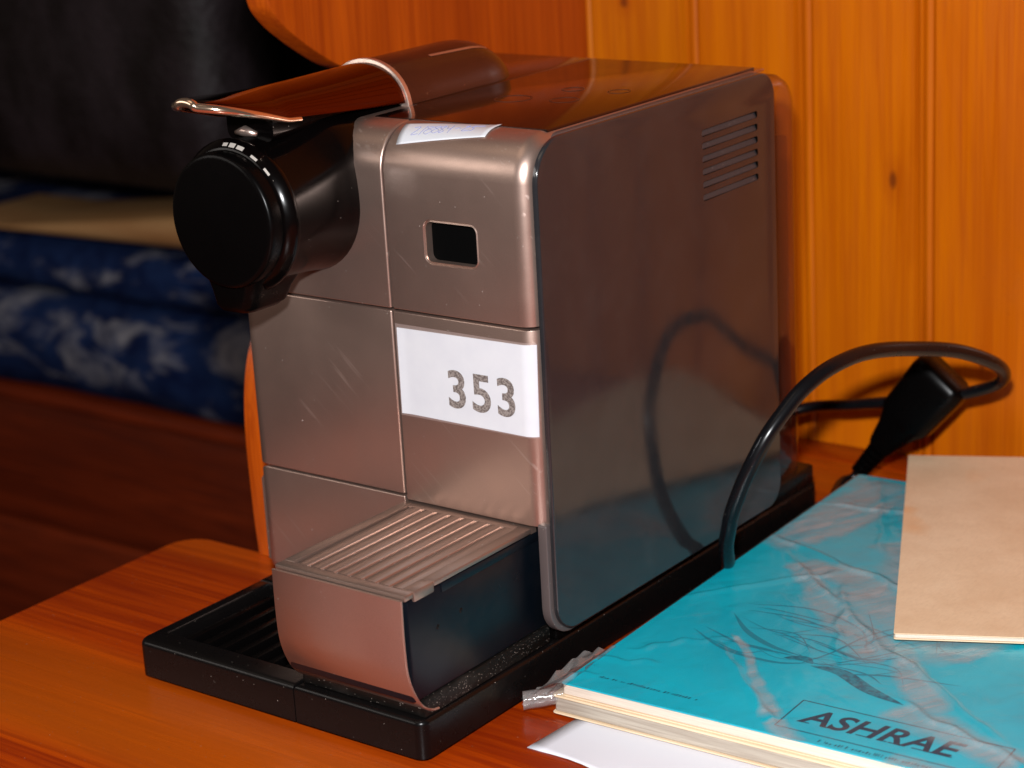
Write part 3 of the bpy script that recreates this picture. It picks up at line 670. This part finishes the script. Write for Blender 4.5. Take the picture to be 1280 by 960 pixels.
# ------------------------------------------------------------ cables and plug
def px(q, dpt): pass
main = catmull([(.1720, .185, .006), (.1722, .158, .0075), (.1755, .139, .0130), (.182, .127, .0215), (.188, .118, .037), (.1937, .1145, .052), (.1995, .116, .068), (.207, .1225, .087), (.2125, .135, .1005), (.2173, .1485, .1095), (.2225, .166, .1145), (.2275, .188, .1145), (.2330, .217, .109),
                (.243, .250, .100), (.250, .281, .085), (.241, .302, .069), (.217, .306, .058), (.1905, .300, .0527), (.1590, .300, .0455), (.1268, .300, .0386), (.105, .275, .030), (.098, .245, .026)], 8)
bm = bmesh.new(); tube(bm, [p+Vector((noise.noise((i*.11, 1, 0)), noise.noise((i*.13, 5, 0)), 0))*.0006 for i, p in enumerate(main)], [.0037-.0007*min(1, max(0, (i-104)/40)) for i in range(len(main))], 16); tag(mesh_obj('power_cable', bm, M['cable'], angle=80), 'glossy black cable looping up beside the machine, over the books and back behind the tank', 'cable')
plug = thing('power_plug', 'black moulded plug with a ribbed neck standing behind the teal book', 'plug', (.166, .292, 0))
P0, P1 = Vector((.1600, .2990, .0060)), Vector((.2020, .3080, .0600)); ax = (P1-P0).normalized()
sd = Vector((0, 1, 0)); sd = (sd-ax*sd.dot(ax)).normalized(); bd = ax.cross(sd)
secs = []
for t_, a_, b_ in ((.30, .0062, .0062), (.34, .0075, .007), (.50, .0100, .0085), (.62, .0135, .010), (.66, .0150, .0110), (1.05, .0165, .0115), (1.12, .0160, .011), (1.15, .013, .009)):
    o_ = P0+(P1-P0)*t_; secs.append([o_+bd*x+sd*y for x, y in rrect(-a_, a_, -b_, b_, min(a_, b_)*.55, 5)])
bm = bmesh.new(); loft(bm, secs); mesh_obj('plug_body', bm, M['satin_black'], plug, angle=50)
for k in range(5):
    o_ = P0+(P1-P0)*(.02+.055*k); bm = bmesh.new(); tube(bm, [o_, o_+ax*.0024], .0048+.0003*k, 14); mesh_obj('neck_rib', bm, M['satin_black'], plug, angle=50)
bm = bmesh.new(); tube(bm, catmull([P0+ax*.016, P0-ax*.002, (.156, .288, .0035), (.1665, .255, .0030), (.1715, .225, .0028), (.1725, .195, .0028)], 8), .0027, 12); mesh_obj('cord', bm, M['cable'], plug, angle=80)

# ------------------------------------------------------------ books, papers
TH = R(2.3)
def book_space(ox, oy, th=TH):
    c_, s_ = math.cos(th), math.sin(th)
    return lambda x, y, z=0.0: Vector((ox+x*c_-y*s_, oy+x*s_+y*c_, z))
def slab(name, fn, x0, x1, y0, y1, z0, z1, mat, parent=None, r=.0012, rv=.0004):
    bm = bmesh.new(); secs = []
    for z, d in ((z0, rv), (z0+rv, 0), (z1-rv, 0), (z1, rv)):
        secs.append([fn(x, y, z) for x, y in rrect(x0+d, x1-d, y0+d, y1-d, r, 3)])
    loft(bm, secs); return mesh_obj(name, bm, mat, parent, angle=30)
B1 = book_space(.1858, -.0150); B0 = book_space(.1812, -.0165, R(2.0))
sheet = book_space(.1965, -.0430, R(-4))
# crumpled white sheet
bm = bmesh.new(); rows = []
for i in range(31):
    u = i/30; row = []
    for j in range(19):
        v = j/18; x = -.006+.215*u; y = -.004-.010*math.sin(u*5.5)*.4+v*.10+.004*u
        if j == 0: y += .003*math.sin(u*13)
        row.append(sheet(x, y, .0003+.0035*abs(noise.noise((x*22, y*22, 1)))*max(0, 1-v*5)*min(1, u*6)))
    rows.append(row)
loft(bm, rows, cap=False, closed=False)
sh = tag(mesh_obj('paper_sheet', bm, M['paper'], angle=80), 'creased white paper sheet sticking out from beneath the books', 'paper')
so = sh.modifiers.new('thick', 'SOLIDIFY'); so.thickness = .00025
low = thing('book', 'cream covered book lying under the teal book at the bottom of the stack', 'book', (.26, .12, 0))
slab('back_cover', B0, 0, .212, 0, .281, .0012, .0018, M['cream'], low, .002, .0002)
slab('page_block', B0, .001, .210, .0012, .279, .0020, .0086, M['pages2'], low)
slab('front_cover', B0, 0, .212, .0004, .281, .0088, .0096, M['cream'], low, .002, .0002)
top = thing('book', 'teal soft cover handbook with dark print lying on top of the cream book', 'book', (.27, .13, .0098))
slab('back_cover', B1, 0, .210, 0, .290, .0098, .0103, M['cream'], top, .0015, .0002)
slab('page_block', B1, .0004, .209, .0006, .289, .0104, .0152, M['pages'], top)
slab('front_cover', B1, 0, .210, 0, .290, .0153, .0160, M['teal'], top, .0015, .0002)
# printing on the teal cover
def flat_strip(fn, pts, wd, z, mat, parent, name='printed_line', w1=None):
    bm = bmesh.new(); L = []; Rr = []; n = len(pts)
    for i, p in enumerate(pts):
        a = Vector(pts[max(i-1, 0)][:2]); b = Vector(pts[min(i+1, n-1)][:2]); d = (b-a).normalized(); q = Vector((-d.y, d.x))
        ww = wd*(1 if w1 is None else (math.sin(math.pi*(i+.15)/(n-.7))**.8)); L.append(fn(p[0]+q.x*ww/2, p[1]+q.y*ww/2, z)); Rr.append(fn(p[0]-q.x*ww/2, p[1]-q.y*ww/2, z))
    loft(bm, [L, Rr], cap=False, closed=False); return mesh_obj(name, bm, mat, parent, smooth=False)
ZP = .01612
bx0, by0, bx1, by1 = .0985, .0075, .190, .0330
flat_strip(B1, [(bx0, by0), (bx1, by0)], .0006, ZP, M['print'], top); flat_strip(B1, [(bx0, by1), (bx1, by1)], .0006, ZP, M['print'], top)
flat_strip(B1, [(bx0, by0), (bx0, by1)], .0006, ZP, M['print'], top)
flat_strip(B1, [(bx1, by0), (bx1, by1)], .0006, ZP, M['print'], top)
o0 = B1(.1050, .0150, ZP); mt = Matrix.Translation(o0) @ Matrix.Rotation(TH, 4, 'Z')
text_mesh('printed_title', 'ASHRAE', .0182, M['print'], top, mt, .00004, .00035, .22, 1.02, .98)
ser = [(.004, 0), (.0108, 0), (.0260, 0), (.0350, 0), (.0395, 0), (.0480, 0)]
for sx_, _ in ((.0015, 0), (.0115, 0), (.0265, 0), (.0355, 0), (.0405, 0), (.0505, 0), (.0545, 0), (.0630, 0)):
    flat_strip(B1, [(.1055+sx_-.0015, .0151), (.1055+sx_+.0030, .0151)], .0007, ZP+.00003, M['print'], top, 'printed_serif')
random.seed(5)
def scribble(x0, x1, y, h, mat):
    bm = bmesh.new(); x = x0
    while x < x1:
        wd_ = random.uniform(.0006, .0018)
        if random.random() < .86:
            y0_ = y+random.uniform(0, .0003); hh = h*random.uniform(.5, 1)
            vs = [bm.verts.new(B1(a, b, ZP)) for a, b in ((x, y0_), (x+wd_*.45, y0_), (x+wd_*.7, y0_+hh), (x+wd_*.2, y0_+hh))]; bm.faces.new(vs)
        x += wd_
    mesh_obj('small_print', bm, mat, top, smooth=False)
scribble(.120, .186, .0020, .0022, M['print'])
scribble(.012, .060, .0115, .0020, M['print'])
# dark pencil-like cover drawing
random.seed(9)
bm_pts = [([(.030, .098), (.045, .083), (.062, .074), (.078, .071)], .0030, 'print'), ([(.022, .075), (.045, .062), (.070, .060), (.084, .066)], .0022, 'print2'), ([(.026, .079), (.050, .070), (.074, .070)], .0016, 'print2'),
          ([(.080, .062), (.088, .080), (.094, .103), (.104, .120)], .0012, 'print2'), ([(.086, .064), (.100, .0640), (.118, .054), (.136, .048)], .0068, 'print'), ([(.072, .066), (.080, .069), (.086, .066)], .0050, 'print'),
          ([(.030, .110), (.060, .118), (.088, .108), (.100, .090)], .0014, 'print2'), ([(.034, .104), (.060, .106), (.086, .098)], .0012, 'print2'), ([(.090, .066), (.106, .085), (.124, .110)], .0010, 'print2'), ([(.100, .062), (.120, .070), (.150, .075)], .0014, 'print2')]
for i in range(22):
    a = random.uniform(.03, .09); b = random.uniform(.065, .12); bm_pts.append(([(a, b), (a+random.uniform(.012, .03), b+random.uniform(-.008, .004)), (a+random.uniform(.03, .05), b+random.uniform(-.014, .012))], random.uniform(.0004, .0010), 'print2'))
for i in range(26):
    a = random.uniform(.09, .15); b = random.uniform(.08, .16); bm_pts.append(([(a, b), (a+random.uniform(-.012, .012), b+random.uniform(.01, .02)), (a+random.uniform(-.02, .02), b+random.uniform(.02, .045))], random.uniform(.0004, .0009), 'print2'))
for i, (pts, wd_, mm) in enumerate(bm_pts):
    cp = [(p.x, p.y) for p in catmull([(a, b, 0) for a, b in pts], 6)]
    flat_strip(B1, cp, wd_, ZP+.00001*i, M['stroke' if wd_ > .0045 else 'print2'], top, 'printed_stroke', 1)

# cream booklet on the right
BK = lambda x, y, z=0.0: Vector((.2893+x*math.cos(R(25.2))-y*math.sin(R(25.2)), .0895+x*math.sin(R(25.2))+y*math.cos(R(25.2)), z))
bk = thing('booklet', 'pale cream booklet lying askew across the teal book, at the right', 'booklet', (.29, .22, .018))
slab('page_block', BK, .0004, .165, .0004, .232, .0190, .0208, M['pages'], bk, .001, .0002)
slab('cover', BK, 0, .166, 0, .233, .0209, .0214, M['booklet'], bk, .001, .0001)
slab('back_cover', BK, 0, .166, 0, .233, .0184, .0189, M['cream'], bk, .001, .0001)

# plastic sleeve over the teal book
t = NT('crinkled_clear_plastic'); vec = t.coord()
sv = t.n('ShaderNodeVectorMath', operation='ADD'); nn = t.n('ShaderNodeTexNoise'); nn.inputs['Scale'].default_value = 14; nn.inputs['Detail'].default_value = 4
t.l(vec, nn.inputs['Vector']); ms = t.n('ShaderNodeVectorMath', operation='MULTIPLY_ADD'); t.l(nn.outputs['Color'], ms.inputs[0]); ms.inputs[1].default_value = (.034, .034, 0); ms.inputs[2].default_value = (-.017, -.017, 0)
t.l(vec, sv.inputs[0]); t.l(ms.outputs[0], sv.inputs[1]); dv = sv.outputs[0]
glare_segs = [((.044, .078), (.100, .010), .0015, .007), ((.100, .010), (.122, -.01), .006, .009), ((.020, .285), (.010, .170), .020, .012), ((.045, .29), (.020, .185), .005, .010), ((.025, .165), (.085, .150), .012, .016), ((.02, .168), (.115, .075), .006, .020),
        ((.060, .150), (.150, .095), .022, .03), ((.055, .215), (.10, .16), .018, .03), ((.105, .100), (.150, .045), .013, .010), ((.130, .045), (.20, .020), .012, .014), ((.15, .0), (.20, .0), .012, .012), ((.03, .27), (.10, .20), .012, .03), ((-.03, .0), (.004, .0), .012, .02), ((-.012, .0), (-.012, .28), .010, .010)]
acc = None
for (a, b, w0, w1) in glare_segs:
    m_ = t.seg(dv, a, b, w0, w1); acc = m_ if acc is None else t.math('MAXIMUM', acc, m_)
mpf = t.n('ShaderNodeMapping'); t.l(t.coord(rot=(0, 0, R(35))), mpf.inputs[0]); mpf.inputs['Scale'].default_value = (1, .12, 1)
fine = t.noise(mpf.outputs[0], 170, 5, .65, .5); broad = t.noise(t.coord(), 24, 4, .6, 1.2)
hz = t.math('MULTIPLY', t.ramp(t.math('ADD', acc, t.math('MULTIPLY', t.math('SUBTRACT', broad, .5), .9)), .15, .75, 0, 1), t.ramp(fine, .30, .66, .22, .58))  # glare on the scuffed film, painted in as grey haze streaks
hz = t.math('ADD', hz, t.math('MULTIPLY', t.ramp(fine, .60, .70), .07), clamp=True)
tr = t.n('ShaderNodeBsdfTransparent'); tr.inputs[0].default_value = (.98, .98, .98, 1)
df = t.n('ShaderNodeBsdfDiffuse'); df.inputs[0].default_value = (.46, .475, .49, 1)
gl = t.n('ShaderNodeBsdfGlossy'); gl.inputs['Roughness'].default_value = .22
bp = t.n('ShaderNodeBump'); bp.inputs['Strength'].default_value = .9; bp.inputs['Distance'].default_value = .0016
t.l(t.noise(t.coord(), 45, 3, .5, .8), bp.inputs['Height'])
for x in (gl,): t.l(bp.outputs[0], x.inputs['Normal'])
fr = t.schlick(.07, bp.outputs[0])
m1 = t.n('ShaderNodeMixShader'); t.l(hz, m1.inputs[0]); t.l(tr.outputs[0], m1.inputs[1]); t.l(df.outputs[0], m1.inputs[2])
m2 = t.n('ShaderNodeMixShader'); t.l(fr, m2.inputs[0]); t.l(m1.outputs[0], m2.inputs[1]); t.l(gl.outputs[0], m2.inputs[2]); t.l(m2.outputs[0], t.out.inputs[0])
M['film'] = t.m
NX, NY = 190, 230
creases = [((.030, .075), (.105, .0)), ((.0, .19), (.10, .15)), ((.015, .285), (.06, .19)), ((.02, .17), (.12, .08)), ((.055, .22), (.16, .12)), ((.06, .15), (.10, .06)), ((.10, .10), (.19, .03)), ((.13, .05), (.21, .015)), ((.0, .10), (.05, .16)), ((.10, .16), (.12, .28)), ((.0, .24), (.09, .25)), ((.01, .04), (.045, .075)), ((-.02, .02), (.03, .035)), ((-.02, .0), (.012, .012))]
def crease(x, y):
    h = 0
    for i, ((ax_, ay_), (bx_, by_)) in enumerate(creases):
        dx, dy = bx_-ax_, by_-ay_; L = math.hypot(dx, dy); t_ = ((x-ax_)*dx+(y-ay_)*dy)/L/L
        if -.05 < t_ < 1.05:
            d = ((x-ax_)*dy-(y-ay_)*dx)/L+.004*noise.noise((t_*5, i, 1)); h = max(h, math.exp(-(d/.0016)**2)*min(1, (t_+.05)*5, (1.05-t_)*5))
    return h
bm = bmesh.new(); rows = []
for i in range(NX+1):
    row = []
    for j in range(NY+1):
        x = -.020+.228*i/NX; y = -.002+.290*j/NY
        nz = noise.noise((x*28+3, y*20, 2)); z = .01655+.0010*abs(nz)+.0005*abs(noise.noise((x*90, y*70, 4)))+.0013*crease(x, y)
        if x < 0:
            e = min(1, -x/.020); z = .01655+(.0045-.01655)*(e**1.2)+.0022*noise.noise((x*60, y*60, 7))*e
            x = x*(.35+.65*max(0, 1-y/.03)) if y > 0 else x
            x = x if y < .03 else max(x, -.0125)
        row.append((x, y, z))
    rows.append(row)
loft(bm, rows, cap=False, closed=False)
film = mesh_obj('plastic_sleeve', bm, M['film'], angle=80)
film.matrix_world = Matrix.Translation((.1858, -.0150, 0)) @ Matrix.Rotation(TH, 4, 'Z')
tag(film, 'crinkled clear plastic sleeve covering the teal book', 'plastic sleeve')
# sleeve curl at the front left corner
bm = bmesh.new(); secs = []
for k in range(15):
    t_ = k/14; c0 = Vector((.1700, -.0215, .0062)).lerp(Vector((.1905, -.0060, .0090)), t_)
    rr = .0042*(1-.25*t_); row = []
    for q in range(17):
        a = R(-60+330*q/16); row.append(c0+Vector((.62*math.cos(a)*rr, -.78*math.cos(a)*rr, math.sin(a)*rr))+Vector((0, 0, .0005*noise.noise((t_*5, q*.6, 3)))))
    secs.append(row)
loft(bm, secs, cap=False, closed=False)
t = NT('shiny_clear_plastic'); tr = t.n('ShaderNodeBsdfTransparent'); tr.inputs[0].default_value = (.93, .92, .92, 1); gl = t.n('ShaderNodeBsdfGlossy'); gl.inputs['Roughness'].default_value = .08
df = t.n('ShaderNodeBsdfDiffuse'); df.inputs[0].default_value = (.5, .46, .44, 1); m1 = t.n('ShaderNodeMixShader'); m1.inputs[0].default_value = .22; t.l(tr.outputs[0], m1.inputs[1]); t.l(df.outputs[0], m1.inputs[2])
bp = t.n('ShaderNodeBump'); bp.inputs['Strength'].default_value = .6; bp.inputs['Distance'].default_value = .001; t.l(t.noise(t.coord(), 260, 3), bp.inputs['Height']); t.l(bp.outputs[0], gl.inputs['Normal']); fr = t.schlick(.10, bp.outputs[0])
m2 = t.n('ShaderNodeMixShader'); t.l(fr, m2.inputs[0]); t.l(m1.outputs[0], m2.inputs[1]); t.l(gl.outputs[0], m2.inputs[2]); t.l(m2.outputs[0], t.out.inputs[0])
mesh_obj('rolled_corner', bm, t.m, film, angle=80)
bm = bmesh.new(); rows = []
for i in range(19):
    u = i/18; row = []
    for j in range(13):
        v = j/12
        a = Vector((.1700, -.0225, .0050)).lerp(Vector((.1900, -.0185, .0166)), u); b_ = Vector((.1750, .0160, .0150)).lerp(Vector((.1865, .0260, .0168)), u)
        q_ = a.lerp(b_, v); q_ += Vector((0, 0, .0045*noise.noise((u*5, v*6, 9))*(1-u*.8))); row.append(q_)
    rows.append(row)
loft(bm, rows, cap=False, closed=False); mesh_obj('crumpled_edge', bm, t.m, film, angle=80)
bpy.context.view_layer.update()
for ch in film.children: ch.matrix_parent_inverse = film.matrix_world.inverted()
